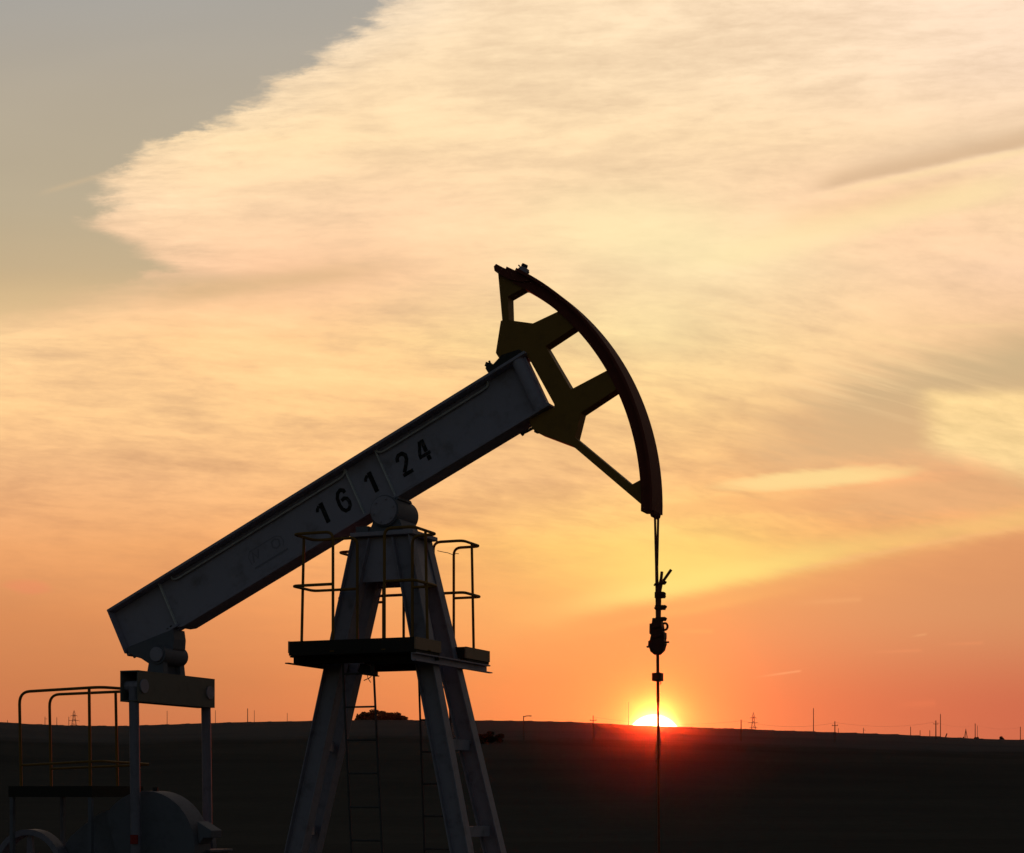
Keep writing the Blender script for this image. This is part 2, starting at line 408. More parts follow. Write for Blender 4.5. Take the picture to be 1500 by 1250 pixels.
for v0, v1 in ((-.56, -.24), (.34, .42)):
    c = Pv(213, 1243, -.56); rr = .63 if v0 < 0 else .30
    prof = [(c[0] + rr*math.cos(q), c[1] + rr*math.sin(q)) for q in [R(145 - 5*i) for i in range(31)]]
    prof += [(c[0] + .45*rr/.63, c[1] - .35), (c[0] + .30*rr/.63, c[1] - .75), (c[0] - .15, c[1] - .75)]
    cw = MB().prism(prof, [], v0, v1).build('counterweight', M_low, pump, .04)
    if v0 < 0: MB().prism([(c[0]+.62, c[1]+.30), (c[0]+.80, c[1]+.20), (c[0]+.79, c[1]+.12), (c[0]+.70, c[1]+.12), (c[0]+.64, c[1]+.05)], [], v0+.06, v1-.04).build('end_lug', M_low, cw, .006)
    cr = MB().prism([(c[0]-.9, c[1]-.95), (c[0]-.8, c[1]-.70), (c[0]+.75, c[1]-.25), (c[0]+.80, c[1]-.55)], [], v0-.04 if v0 < 0 else v1+.001, v0-.001 if v0 < 0 else v1+.04)
    cr.build('crank_arm', M_low, pump, .006)
    if v0 < 0:
        MB().tube([(c[0] + rr*math.cos(R(88)), (v0+v1)/2, c[1] + rr*math.sin(R(88)) - .02), (c[0] + rr*math.cos(R(88)), (v0+v1)/2, c[1] + rr + .04)], .03, 8).build('lifting_eye', M_dark, cw)
gr = MB().prism([Pv(x, y, -.42) for x, y in [(88, 1300), (87, 1256), (92, 1240), (103, 1225), (120, 1210), (138, 1196), (150, 1188.5), (159, 1187), (166, 1193), (172, 1208), (178, 1230), (186, 1262), (190, 1300)]], [], -.42, .3)
gro = gr.build('gear_reducer', M_low, pump, .015)
MB().prism([Pv(x, y, -.3) for x, y in [(150, 1192), (186, 1172), (205, 1166), (210, 1180), (210, 1290), (190, 1290), (163, 1205)]], [], -.23, .22).build('reducer_cover', M_low, gro, .01)
MB().box(-3.4, -2.55, -.36, .33, .05, .55).build('reducer_base', M_low, gro, .01)
m = MB().box(-2.32, -2.10, -.30, .10, .55, 1.02).box(-2.35, -2.07, -.34, .14, 1.021, 1.05)
m.build('brake_housing', M_low, pump, .008)
sc = (-4.30, .79)
sh = MB().ring(sc, .475, .41, -.60, -.44, 56)
shv = sh.build('drive_sheave', M_mid, pump)
MB().cyl((sc[0], -.62, sc[1]), (sc[0], -.2, sc[1]), .085, 24).build('hub', M_mid, shv)
for k in range(5):
    q = 2*math.pi*k/5 + .35; cs, sn = math.cos(q), math.sin(q); px, pz = -sn*.05, cs*.05
    a = [(sc[0]+.08*cs-px, y, sc[1]+.08*sn-pz) for y in (-.55, -.51)] + [(sc[0]+.08*cs+px, y, sc[1]+.08*sn+pz) for y in (-.51, -.55)]
    c = [(sc[0]+.415*cs-px*.6, y, sc[1]+.415*sn-pz*.6) for y in (-.55, -.51)] + [(sc[0]+.415*cs+px*.6, y, sc[1]+.415*sn+pz*.6) for y in (-.51, -.55)]
    MB().loft(a, c).build('spoke', M_mid, shv)
MB().box(-4.6, -3.3, -.35, .3, .04, .30).box(-4.42, -4.18, -.2, .3, .301, .70).build('sub_base', M_low, pump)
MB().box(-5.0, 1.9, -.62, -.42, 0, .04).box(-5.0, 1.9, .42, .62, 0, .04).build('skid', M_low, pump)

# ------------------------------------------------------------------ guard platform by the crank
GL = Vector((X0, Y0, 0)) + Vector((ux, uy, 0))*-3.9
gp = thing('guard_platform', 'low dark platform with yellow pipe railings behind the crank of the pump jack', 'work platform', GL, ROT)
gu = lambda u: u + 3.9
NV, FV = -.75, .17
g = MB().box(gu(-4.42), gu(-3.30), NV - .03, FV + .03, 1.63, 1.75)
g.build('deck', M_deck, gp)
m = MB(); m.tube(bend([(gu(-4.27), NV, 1.751), (gu(-4.295), NV, 2.805), (gu(-3.21), NV, 2.835), (gu(-3.21), FV - .001, 2.85)], .14, 6), .0165)
m.tube([(gu(-3.345), NV, 1.751), (gu(-3.36), NV, 2.822)], .0165)
m.tube(bend([(gu(-4.265), NV, 1.985), (gu(-3.21), NV, 2.025), (gu(-3.21), FV - .002, 2.005)], .10), .0135)
m.build('railing', M_rail, gp)
m = MB(); m.tube(bend([(gu(-4.555), FV, 1.751), (gu(-4.58), FV, 2.83), (gu(-3.21), FV, 2.85)], .14, 6), .0165)
m.tube([(gu(-3.63), FV, 1.751), (gu(-3.655), FV, 2.845)], .0165)
m.tube([(gu(-4.56), FV, 1.96), (gu(-3.21), FV, 2.0)], .0135)
m.build('railing', M_rail, gp)
for u in (-4.39, -3.34):
    for v in (NV, FV):
        MB().box(gu(u)-.022, gu(u)+.022, v-.02, v+.024, 0, 1.628).build('post', M_low, gp)
MB().box(gu(-4.70), gu(-4.43), FV - .05, FV + .03, 1.70, 1.75).build('outrigger', M_deck, gp)

# ------------------------------------------------------------------ polished rod hanging from the head
RU = 2.93
RL = Vector((X0, Y0, 0)) + Vector((ux, uy, 0))*RU
rod = thing('polished_rod', 'sun-reddened wellhead rod with clamped wire rope hanging from the horsehead before the sun', 'pump rod', RL, ROT)
def Q(x, y, v=0.0):
    u, z = Pv(x, y, v); return Vector((u - RU, v, z))
for k, (x0, v) in enumerate(((959.3, -.06), (964.3, .03))):
    a = Q(x0 if k == 0 else 964.3, 752, v); c = Q(961.2 if k == 0 else 962.6, 832, v*.3); d = Q(962.2 if k == 0 else 964, 905, v*.2)
    P = [a.lerp(c, i/14) for i in range(15)] + [c.lerp(d, i/12) for i in range(1, 13)]
    MB().tube(P, .0125, 8).build('wire_rope', M_rope, rod)
for pts in ([(969.6, 837.5), (968.5, 848), (965.2, 860), (964.6, 880), (964.6, 908)], [(983.2, 834.6), (976, 845), (969, 855), (967, 866), (966.5, 884), (966, 908)]):
    MB().tube([Q(x, y, -.03) for x, y in pts], .0155, 8).build('rope_tail', M_rope, rod)
def clip(xa, ya, xb, yb, h):
    m = MB().tube([Q(xa, ya, -.02), Q(xb, yb, -.02)], .009, 8)
    c = Q((xa+xb)/2, (ya+yb)/2, -.02); m.box(c.x-.045, c.x+.045, -.055, .02, c.z-h, c.z+h)
    m.tube([Q(xb-3, yb-1.5, -.02), Q(xb+.5, yb+.5, -.02)], .016, 8)
    m.build('rope_clip', M_clamp, rod, .003)
clip(957.8, 857.5, 975, 853.7, .006)
clip(959.3, 869.5, 974, 871, .018); clip(959.3, 873.8, 974, 874.3, .016)
clip(958.6, 891, 975.5, 889.6, .022); clip(960.5, 907, 975.5, 907.2, .018)
ck = MB().prism([Q(x, y, 0).xz for x, y in [(957.6, 906), (956.5, 914), (953.4, 914), (953.1, 929), (955.5, 930.5), (953.5, 939), (951.5, 939.5), (951.2, 946.5), (952.5, 948.5), (954.5, 955), (960.5, 960), (966, 959.2), (972.2, 953), (975, 944), (974, 937), (974.8, 935.6), (974.8, 927.2), (972, 926), (971.3, 918), (968.5, 906)]],
              [[Q(x, y, 0).xz for x, y in [(957, 951.5), (959.3, 953.8), (959.8, 956), (957.5, 954.5)]]], -.05, .05)
cko = ck.build('rope_socket', M_clamp, rod, .006)
cc = Q(974, 918, 0)
m = MB()
m.tube([(cc.x + .028*math.cos(q), 0, cc.z + .034*math.sin(q)) for q in [R(30*i - 200) for i in range(12)]], .012, 8)
m.build('shackle', M_clamp, cko)
m = MB()
for x, y in ((950.2, 947.6), (975.8, 941)):
    p = Q(x, y, -.02); MB().tube([p - Vector((.02, 0, 0)), p + Vector((.03, 0, 0))], .010, 8).build('socket_bolt', M_clamp, cko)
for y in (920, 934): MB().tube([Q(956, y, -.056), Q(969, y-3, -.056)], .014, 8).build('socket_bolt', M_clamp, cko)
zt, zb = Q(963.5, 956).z, Q(963.5, 1000).z
r0 = Q(963.4, 975)
MB().tube([(r0.x, 0, zt), (r0.x + .004, 0, zb - .2)], .0155, 12).tube([(r0.x + .004, 0, zb - .19), (r0.x + .02, 0, 0.0)], .0125, 12).build('rod', M_rod, rod)
z0, z1 = Q(963, 998).z, Q(963, 986).z
MB().box(r0.x - .047, r0.x + .047, -.05, .05, z0, z1).build('rod_clamp', M_clamp, rod, .006)
MB().tube([Q(966.5, 998, -.03), Q(968.5, 1001.5, -.03), Q(966.5, 1002.5, -.03)], .005, 6).build('clamp_hook', M_clamp, rod)

# ------------------------------------------------------------------ terrain
SKY = [(-400, 1050), (-100, 1052), (0, 1057), (50, 1060), (110, 1062), (180, 1062.7), (240, 1061), (300, 1059), (350, 1057.5), (420, 1056), (480, 1054.5), (540, 1053.3),
       (620, 1053.2), (700, 1053.8), (760, 1054.5), (830, 1055.8), (880, 1058.2), (930, 1061), (990, 1063), (1060, 1065.5), (1160, 1069.8), (1230, 1072.6), (1300, 1075),
       (1360, 1078), (1400, 1080.3), (1440, 1082), (1480, 1083), (1530, 1083.3), (1700, 1082), (2200, 1085)]
def skyrow(x):
    if x <= SKY[0][0]: return SKY[0][1]
    for (a, p), (c, q) in zip(SKY, SKY[1:]):
        if x <= c:
            t = (x-a)/(c-a); t = t*t*(3-2*t)*.5 + t*.5; return p + (q-p)*t
    return SKY[-1][1]
R0, RR = 70.0, 760.0
def S(t):
    t = max(0.0, t)
    if t <= 1: return t*t*(3-2*t)
    return 1.0 - .25*(t-1)*(t-1) if t < 1.5 else .9375 - .02*(t-1.5)
def prof(r): return S((r - R0)/(RR - R0))
KMAX = max(prof(r)/r for r in range(80, 1500, 4))
_h = {}
def ridge(x, y):
    az = math.atan2(x, y)
    key = round(az, 5)
    if key not in _h:
        a = max(-R(60), min(R(60), az))
        px = CX + F*math.tan(a)
        el = (YH - skyrow(px))/F*math.cos(a)
        back = 1.0 if abs(az) < R(70) else max(.45, 1 - (abs(az) - R(70))*.5)
        _h[key] = el*back/KMAX
    return _h[key]
def ground_z(x, y):
    r = math.hypot(x, y)
    if r < 1e-6: return 0.0
    hz = HC*min(1.0, max(0.0, (r - R0)/(RR - R0)))
    n = 0.0
    if r > 300:
        n = (math.sin(x*.021 + 1.3)*math.sin(y*.017) + .5*math.sin(x*.053 + y*.041))*.16*min(1, (r-300)/300)
    if 640 < r < 900 and abs(x) < 400 and y > 0:
        k1, k2 = math.floor(math.atan2(x, y)*955), math.floor(r/9)
        n += (((k1*73856093 ^ k2*19349663) & 1023)/1023.0)**3*.20
    return ridge(x, y)*prof(r) + hz + n
_r = 250.0
while _r < 690 and YH - F*(ground_z(0.14*_r, .99*_r) - HC)/(.99*_r) > 1090: _r += 2
FIELD_EDGE = _r
radii = [0.0]; r = 2.5
while r < 1500: radii.append(r); r *= 1.035 if not 550 < r < 900 else 1.0125
azs = []; a = -180.0
while a < 180 - 1e-6:
    azs.append(R(a)); a += .06 if -17.5 <= a < 17.5 else .15 if -24 <= a < 24 else (1.0 if abs(a) < 60 else 3.0)
vs = [(0, 0, 0)]; fs = []
NA = len(azs)
for r in radii[1:]:
    for a in azs:
        x, y = r*math.sin(a), r*math.cos(a); vs.append((x, y, ground_z(x, y)))
for k in range(NA): fs.append((0, 1 + (k+1) % NA, 1 + k))
for i in range(len(radii)-2):
    o0, o1 = 1 + i*NA, 1 + (i+1)*NA
    for k in range(NA): fs.append((o0+k, o0+(k+1) % NA, o1+(k+1) % NA, o1+k))
me = bpy.data.meshes.new('ground'); me.from_pydata(vs, [], fs); me.update()
if me.polygons[0].normal.z < 0: me.flip_normals()
me.polygons.foreach_set('use_smooth', [True]*len(me.polygons))
ground = bpy.data.objects.new('ground', me); COL.objects.link(ground); ground['kind'] = 'structure'
mg = bpy.data.materials.new('steppe_grass'); mg.use_nodes = True
nt = mg.node_tree; bs = nt.nodes['Principled BSDF']; bs.inputs['Roughness'].default_value = 1; bs.inputs['Specular IOR Level'].default_value = 0.0
tc = nt.nodes.new('ShaderNodeTexCoord')
mp = nt.nodes.new('ShaderNodeMapping'); mp.inputs['Scale'].default_value = (.004, .011, .0); nt.links.new(tc.outputs['Object'], mp.inputs[0])
vo = nt.nodes.new('ShaderNodeTexVoronoi'); vo.inputs['Scale'].default_value = 1.0; nt.links.new(mp.outputs[0], vo.inputs['Vector'])
n1 = nt.nodes.new('ShaderNodeTexNoise'); n1.inputs['Scale'].default_value = .03; n1.inputs['Detail'].default_value = 10; n1.inputs['Roughness'].default_value = .7
nt.links.new(tc.outputs['Object'], n1.inputs['Vector'])
n2 = nt.nodes.new('ShaderNodeTexNoise'); n2.inputs['Scale'].default_value = 1.6; n2.inputs['Detail'].default_value = 8
nt.links.new(tc.outputs['Object'], n2.inputs['Vector'])
cr = nt.nodes.new('ShaderNodeValToRGB')
cr.color_ramp.elements[0].color = (.042, .041, .037, 1); cr.color_ramp.elements[0].position = .3
cr.color_ramp.elements[1].color = (.088, .082, .070, 1); cr.color_ramp.elements[1].position = .75
ad = nt.nodes.new('ShaderNodeMix'); ad.data_type = 'FLOAT'; ad.inputs[0].default_value = .35
nt.links.new(n1.outputs['Fac'], ad.inputs[2]); nt.links.new(vo.outputs['Color'], ad.inputs[3])
ad2 = nt.nodes.new('ShaderNodeMix'); ad2.data_type = 'FLOAT'; ad2.inputs[0].default_value = .3
nt.links.new(ad.outputs[0], ad2.inputs[2]); nt.links.new(n2.outputs['Fac'], ad2.inputs[3])
nt.links.new(ad2.outputs[0], cr.inputs[0])
# beyond a field edge: stubble plus haze put into the colour; ploughed ground nearer
ln = nt.nodes.new('ShaderNodeVectorMath'); ln.operation = 'LENGTH'; nt.links.new(tc.outputs['Object'], ln.inputs[0])
wob = nt.nodes.new('ShaderNodeMath'); wob.operation = 'MULTIPLY_ADD'; nt.links.new(n1.outputs['Fac'], wob.inputs[0]); wob.inputs[1].default_value = 110.0
nt.links.new(ln.outputs['Value'], wob.inputs[2])
fe = nt.nodes.new('ShaderNodeMapRange'); fe.interpolation_type = 'SMOOTHSTEP'; nt.links.new(wob.outputs[0], fe.inputs[0])
fe.inputs[1].default_value = FIELD_EDGE + 20; fe.inputs[2].default_value = FIELD_EDGE + 75
stub = nt.nodes.new('ShaderNodeMix'); stub.data_type = 'RGBA'; stub.blend_type = 'ADD'; nt.links.new(fe.outputs[0], stub.inputs[0])
nt.links.new(cr.outputs[0], stub.inputs[6]); stub.inputs[7].default_value = (.034, .033, .036, 1)
nt.links.new(stub.outputs[2], bs.inputs['Base Color'])
bp = nt.nodes.new('ShaderNodeBump'); bp.inputs['Strength'].default_value = .2; bp.inputs['Distance'].default_value = .05
nt.links.new(n2.outputs['Fac'], bp.inputs['Height']); nt.links.new(bp.outputs[0], bs.inputs['Normal'])
me.materials.append(mg)

# ------------------------------------------------------------------ poles, pylons, bushes and trees far off
def ray(x, r):                                    # a spot on the ground seen in that direction, r metres off
    a = math.atan((x - CX)/F); return r*math.sin(a), r*math.cos(a)
def row_at(x, r):
    X, Y = ray(x, r); return YH - F*(ground_z(X, Y) - HC)/Y
def find_r(x, row):                               # where the near slope shows at that row
    r = 250.0
    while r < 690 and row_at(x, r) > row: r += 2
    return r
GP = 'utility poles along the ridge'
def pole(x, top, base, label, w=.32, arm=None, r=None):
    r = r or (find_r(x, base) if base else RR*1.04)
    X, Y = ray(x, r); zb = ground_z(X, Y); zt = HC + (YH - top)/F*Y; h = zt - zb
    m = MB().tube([(0, 0, -.4), (0, 0, h)], [w*.5, w*.36], 8)
    if arm == 'T': m.box(-.75, .75, -.06, .06, h - 1.15, h - 1.02).tube([(-.65, 0, h-1.02), (-.65, 0, h-.8)], .05, 6).tube([(.65, 0, h-1.02), (.65, 0, h-.8)], .05, 6)
    if arm == 'L': m.tube([(0, 0, h-.25), (.5, -.1, h-.02), (1.3, -.25, h+.02)], .09, 6).box(1.2, 1.75, -.4, -.1, h-.10, h+.08)
    if arm == 'R': m.box(.05, 1.0, -.06, .06, h - 1.1, h - .96)
    if arm == 'A': m.tube([(-.02, 0, h-.5), (-1.5, .2, -.2)], [.10, .12], 6).tube([(.02, 0, h-.5), (1.5, .2, -.2)], [.10, .12], 6)
    if arm == 'X': m.box(-1.3, 1.3, -.06, .06, h*.45, h*.45+.16)
    o = m.build('utility_pole', M_pole); o.location = (X, Y, zb); tag(o, label, 'utility pole', GP)
    return o
far = RR*1.06
pole(65.9, 1050, 0, 'short pole with a crossbar, leftmost one seen between the platform railings', arm='R', r=far)
pole(83.2, 1051, 0, 'short bare pole just left of the left lattice pylon, inside the railing', r=far)
pole(100.8, 1050.2, 0, 'short pole standing right beside the left lattice pylon', r=far)
pole(244.8, 1041.5, 0, 'thin pole on the ridge between the two pitman arms of the pump', r=far, w=.3)
pole(315.5, 1040.7, 0, 'thin pole on the ridge just right of the equalizer bar', r=far, w=.28)
pole(362.7, 1038, 0, 'tall dark pole of the pair between the equalizer and the mast', r=far, w=.42)
pole(372.5, 1040.7, 0, 'thinner fainter pole of the pair between the equalizer and the mast', r=far, w=.26)
pole(420.8, 1044.7, 0, 'lone thin pole on the ridge left of the mast and tree clump', r=far, w=.26)
pole(767, 1049, 1086, 'lamp pole on the slope with a short arm, right of the mast', w=.25, arm='L')
pole(868.9, 1048.4, 1086, 'pole with a small crossarm on the slope left of the sun', w=.26, arm='T')
pole(920.7, 1028.7, 0, 'very tall thin pole on the ridge immediately left of the setting sun', r=far, w=.34)
pole(1085.6, 1054.4, 1086, 'bare dark pole on the slope right of the sun, before the pylon', w=.30)
pole(1191.6, 1037.6, 0, 'very tall thin pole standing alone on the right ridge', r=far, w=.42)
pole(1223, 1056.8, 1088, 'crossarm pole on the slope beside the very tall lone pole', w=.30, arm='T')
pole(1228, 1067, 0, 'tiny stub pole beside the crossarm pole on the right slope', r=far, w=.3)
pole(1264.8, 1066.4, 0, 'short pole with one side arm on the middle of the right ridge', r=far, w=.34, arm='R')
pole(1333.9, 1064.7, 0, 'first and tallest of three short bare poles on the right ridge', r=far, w=.40)
pole(1347.8, 1070, 0, 'second, shortest of three short bare poles on the right ridge', r=far, w=.36)
pole(1362, 1070, 0, 'short bare pole just left of the thick crossarm pole', r=far, w=.36)
pole(1370.9, 1055.6, 1083, 'thick dark crossarm pole beside the tall slim pole on the right', w=.38, arm='T')
pole(1377.6, 1046, 0, 'tall slim pole beside the thick crossarm pole on the right', r=far, w=.42)
lp = pole(1381, 1073.5, 0, 'small leaning stump of a pole at the foot of the tall slim pole', r=far, w=.7); lp.rotation_euler = (0, R(20), 0)
pole(1414.8, 1067.6, 0, 'braced pole with two slanted legs on the right ridge', r=far, w=.36, arm='A')
pole(1428.5, 1060, 0, 'pole rising out of the small bush on the right ridge', r=far, w=.42)
pole(1431.8, 1063.5, 0, 'thin faint pole right beside the pole in the bush', r=far, w=.24)
pole(1494.7, 1064.7, 0, 'short pole at the far right end of the ridge', r=far, w=.40)
pole(11, 1055, 0, 'tiny stub pole on the ridge at the far left', r=far, w=.3)

def pylon(x, top, label, w=2.6, r=RR*1.25):
    X, Y = ray(x, r); zb = ground_z(X, Y); h = HC + (YH - top)/F*Y - zb
    m = MB()
    def wid(z): return w*(1 - .86*min(1, z/(h*.8)))/1.0 + .12
    N = 7; zs = [h*.9*i/N for i in range(N+1)]
    for sx in (-1, 1):
        for sy in (-1, 1):
            m.tube([(sx*wid(z), sy*wid(z), z - .3 if i == 0 else z) for i, z in enumerate(zs)] + [(0, 0, h)], .085, 5)
    for i in range(N):
        a, c = wid(zs[i]), wid(zs[i+1])
        for sy in (-1, 1):
            m.tube([(-a, sy*a, zs[i]), (c, sy*c, zs[i+1])], .045, 4); m.tube([(a, sy*a, zs[i]), (-c, sy*c, zs[i+1])], .045, 4)
            m.tube([(sy*a, -a, zs[i]), (sy*c, c, zs[i+1])], .045, 4); m.tube([(sy*a, a, zs[i]), (sy*c, -c, zs[i+1])], .045, 4)
    for z, l in ((h*.56, 2.2), (h*.70, 2.8), (h*.84, 1.8)):
        m.tube([(-l, 0, z), (0, 0, z+.35), (l, 0, z)], .07, 5).tube([(-l, 0, z), (l, 0, z)], .06, 5)
        for s in (-1, 1): m.tube([(s*l, 0, z), (s*l, 0, z-.9)], .045, 4)
    o = m.build('lattice_pylon', M_lat); o.location = (X, Y, zb)
    tag(o, label, 'pylon', 'lattice pylons beyond the ridge')
pylon(108.5, 1040.7, 'lattice power pylon seen between the platform railings on the left')
pylon(1103.6, 1043.6, 'lattice power pylon beyond the ridge right of the sun', 2.2)

def wire_span(x0, y0, r0, x1, y1, r1, label):
    A = ray(x0, r0); B_ = ray(x1, r1)
    a = Vector((*A, HC + (YH - y0)/F*A[1])); b = Vector((*B_, HC + (YH - y1)/F*B_[1]))
    P = [a.lerp(b, i/16) - Vector((0, 0, 1.2*(1 - (i/8 - 1)**2))) for i in range(17)]
    tag(MB().tube([p - a for p in P], .016, 5).build('overhead_wire', M_dark), label, 'power line', 'sagging wires between the ridge poles').location = a
_r1, _r2 = find_r(1223, 1088), find_r(1370.9, 1083)
wire_span(1223, 1058.5, _r1, 1370.9, 1057.5, _r2, 'sagging wire from the lone crossarm pole to the thick crossarm pole on the right')
wire_span(1370.9, 1058, _r2, 1428.5, 1062, far, 'sagging wire from the thick crossarm pole to the pole in the bush')
wire_span(1428.5, 1062, far, 1494.7, 1066, far, 'sagging wire from the pole in the bush to the pole at the far right end')
wire_span(1085.6, 1056, find_r(1085.6, 1086), 1223, 1059, _r1, 'sagging wire from the bare dark pole right of the sun to the lone crossarm pole')
wire_span(868.9, 1050.5, find_r(868.9, 1086), 1085.6, 1056, find_r(1085.6, 1086), 'sagging wire across the setting sun between two slope poles')
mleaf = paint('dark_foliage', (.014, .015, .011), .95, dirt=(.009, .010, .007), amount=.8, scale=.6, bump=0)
mbark = paint('bark', (.06, .045, .035), .9, scale=3)
def crown_mesh(name, w, h, n, seed, pointed=False, leaf=.45):
    rnd = random.Random(seed); m = MB()
    blobs = []
    for _ in range(9 if not pointed else 7):
        t = rnd.random()
        if pointed: blobs.append((rnd.uniform(-.2, .2)*w*(1-t), rnd.uniform(-.2, .2)*w*(1-t), h*(.15+.75*t), w*.42*(1-t)+.25))
        else:
            q = rnd.uniform(0, 6.28); d = rnd.uniform(.1, .36)*w
            blobs.append((d*math.cos(q), d*math.sin(q), h*rnd.uniform(.14, .80), w*rnd.uniform(.16, .28)))
    for _ in range(n):
        bx, by, bz, br = blobs[rnd.randrange(len(blobs))]
        d = Vector((rnd.gauss(0, 1), rnd.gauss(0, 1), rnd.gauss(0, .8))).normalized()*br*(rnd.random()**.4)*rnd.uniform(.85, 1.12)
        c = Vector((bx, by, bz)) + d
        nrm = Vector((rnd.gauss(0, 1), rnd.gauss(0, 1), rnd.gauss(0, 1))).normalized(); e = nrm.orthogonal().normalized(); f = nrm.cross(e)
        s = leaf*rnd.uniform(.5, 1.2)
        m.add([c - e*s, c - f*s*.5, c + e*s, c + f*s*.5], [(0, 1, 2, 3)])
    return m
def trunk_mesh(h, r):
    m = MB().tube([(0, 0, -.5), (.05, 0, h*.25), (.0, .08, h*.55), (.05, 0, h*.85)], [r, r*.8, r*.5, r*.15], 7)
    rnd = random.Random(3)
    for k in range(6):
        q = k*1.05 + rnd.random(); z = h*rnd.uniform(.25, .55); L = h*rnd.uniform(.2, .34)
        m.tube([(0, 0, z), (L*.5*math.cos(q), L*.5*math.sin(q), z + L*.35), (L*math.cos(q), L*math.sin(q), z + L*.8)], [r*.4, r*.28, r*.08], 5)
    return m
protos = {}
def tree(x, top, width_px, r, label, group, kind=0, name='tree'):
    X, Y = ray(x, r); zb = ground_z(X, Y); h = HC + (YH - top)/F*Y - zb; w = width_px*Y/F
    root = thing(name, label, 'tree' if name == 'tree' else 'bush', (X, Y, zb), random.uniform(0, 6), group)
    if kind not in protos:
        a = crown_mesh('crown', 6.0, 8.0, 5600 if kind < 3 else 2600, 11 + kind, kind == 3, .42)
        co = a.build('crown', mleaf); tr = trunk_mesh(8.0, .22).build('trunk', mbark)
        protos[kind] = (co, tr); parts = (co, tr)
    else:
        parts = []
        for p in protos[kind]:
            c = p.copy(); COL.objects.link(c); parts.append(c)
    for p in parts:
        p.parent = root; p.scale = (w/6.0, w/6.0, h/8.0)
    return root
TG = 'trees in the clump on the ridge'
rt = RR*.985
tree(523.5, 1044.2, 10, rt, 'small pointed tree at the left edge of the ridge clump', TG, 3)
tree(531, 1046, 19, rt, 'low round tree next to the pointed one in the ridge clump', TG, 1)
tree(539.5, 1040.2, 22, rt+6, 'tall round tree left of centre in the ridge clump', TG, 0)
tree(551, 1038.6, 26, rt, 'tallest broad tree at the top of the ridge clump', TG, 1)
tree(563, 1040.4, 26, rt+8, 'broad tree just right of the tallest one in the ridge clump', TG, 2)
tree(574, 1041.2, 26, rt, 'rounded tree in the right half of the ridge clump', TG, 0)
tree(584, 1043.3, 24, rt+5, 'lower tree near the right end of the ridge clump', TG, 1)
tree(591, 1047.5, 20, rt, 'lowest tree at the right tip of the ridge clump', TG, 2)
BG = 'dark bushes on the hillside'
for i, (x, base, hh, w, lab) in enumerate([(704, 1090, 17, 20, 'left bush of the dark thicket on the slope behind the mast'), (716, 1089, 18, 22, 'middle, tallest bush of the dark thicket on the slope'), (729, 1089, 14, 20, 'right bush of the dark thicket on the slope')]):
    r = find_r(x, base); X, Y = ray(x, r); zb = ground_z(X, Y); top = YH - F*(zb + hh*Y/F - HC)/Y
    tree(x, top, w, r, lab, BG, i % 3, 'bush')
tree(1429.7, 1077.5, 9, far, 'small round bush at the foot of a pole on the right ridge', 'small bushes on the ridge', 0, 'bush')
tree(1466.9, 1078, 10, far, 'small round bush alone at the far right of the ridge', 'small bushes on the ridge', 2, 'bush')
tree(1412, 1079, 5, far, 'tiny bush at the foot of the braced pole', 'small bushes on the ridge', 1, 'bush')

# ------------------------------------------------------------------ sky
SUNX, SUNY = 958.0, 1059.0
sd = Vector(((SUNX-CX)/F, 1.0, (YH-SUNY)/F)).normalized()
SUN_EL = math.asin(sd.z); SUN_AZ = math.atan2(sd.x, sd.y)
world = bpy.data.worlds.new('World'); scene.world = world; world.use_nodes = True
wt = world.node_tree; wt.nodes.clear()
NN = wt.nodes.new; LK = wt.links.new
class E:
    def __init__(s, sock): s.s = sock
    def __add__(a, b): return mth('ADD', a, b)
    __radd__ = __add__
    def __sub__(a, b): return mth('SUBTRACT', a, b)
    def __rsub__(a, b): return mth('SUBTRACT', b, a)
    def __mul__(a, b): return mth('MULTIPLY', a, b)
    __rmul__ = __mul__
    def __truediv__(a, b): return mth('DIVIDE', a, b)
    def __neg__(a): return mth('MULTIPLY', a, -1.0)
def put(sock, val):
    if isinstance(val, E): LK(val.s, sock)
    else: sock.default_value = val
def mth(op, *args, clamp=False):
    n = NN('ShaderNodeMath'); n.operation = op; n.use_clamp = clamp
    for i, a in enumerate(args): put(n.inputs[i], a)
    return E(n.outputs[0])
def sstep(x, a, c):
    n = NN('ShaderNodeMapRange'); n.interpolation_type = 'SMOOTHSTEP'; put(n.inputs[0], x)
    put(n.inputs[1], a); put(n.inputs[2], c); return E(n.outputs[0])
def gauss(d, w): q = d*(1.0/w); return mth('EXPONENT', -(q*q))
def noise(x, y, sx, sy, seed, detail=6, rough=.55, dist=0.0):
    c = NN('ShaderNodeCombineXYZ'); put(c.inputs[0], x*sx); put(c.inputs[1], y*sy); put(c.inputs[2], float(seed))
    n = NN('ShaderNodeTexNoise'); n.inputs['Scale'].default_value = 1.0; n.inputs['Detail'].default_value = detail
    n.inputs['Roughness'].default_value = rough; n.inputs['Distortion'].default_value = dist
    LK(c.outputs[0], n.inputs['Vector']); return E(n.outputs['Fac'])
def cmix(f, a, b, mode='MIX'):
    n = NN('ShaderNodeMix'); n.data_type = 'RGBA'; n.blend_type = mode; n.clamp_factor = True
    put(n.inputs[0], f)
    for i, c in ((6, a), (7, b)):
        if isinstance(c, E): LK(c.s, n.inputs[i])
        else: n.inputs[i].default_value = (*c, 1)
    return E(n.outputs[2])
def scale_col(c, f):
    n = NN('ShaderNodeVectorMath'); n.operation = 'SCALE'; LK(c.s, n.inputs[0]); put(n.inputs['Scale'], f); return E(n.outputs[0])
def add_col(a, c):
    n = NN('ShaderNodeVectorMath'); n.operation = 'ADD'; LK(a.s, n.inputs[0]); LK(c.s, n.inputs[1]); return E(n.outputs[0])
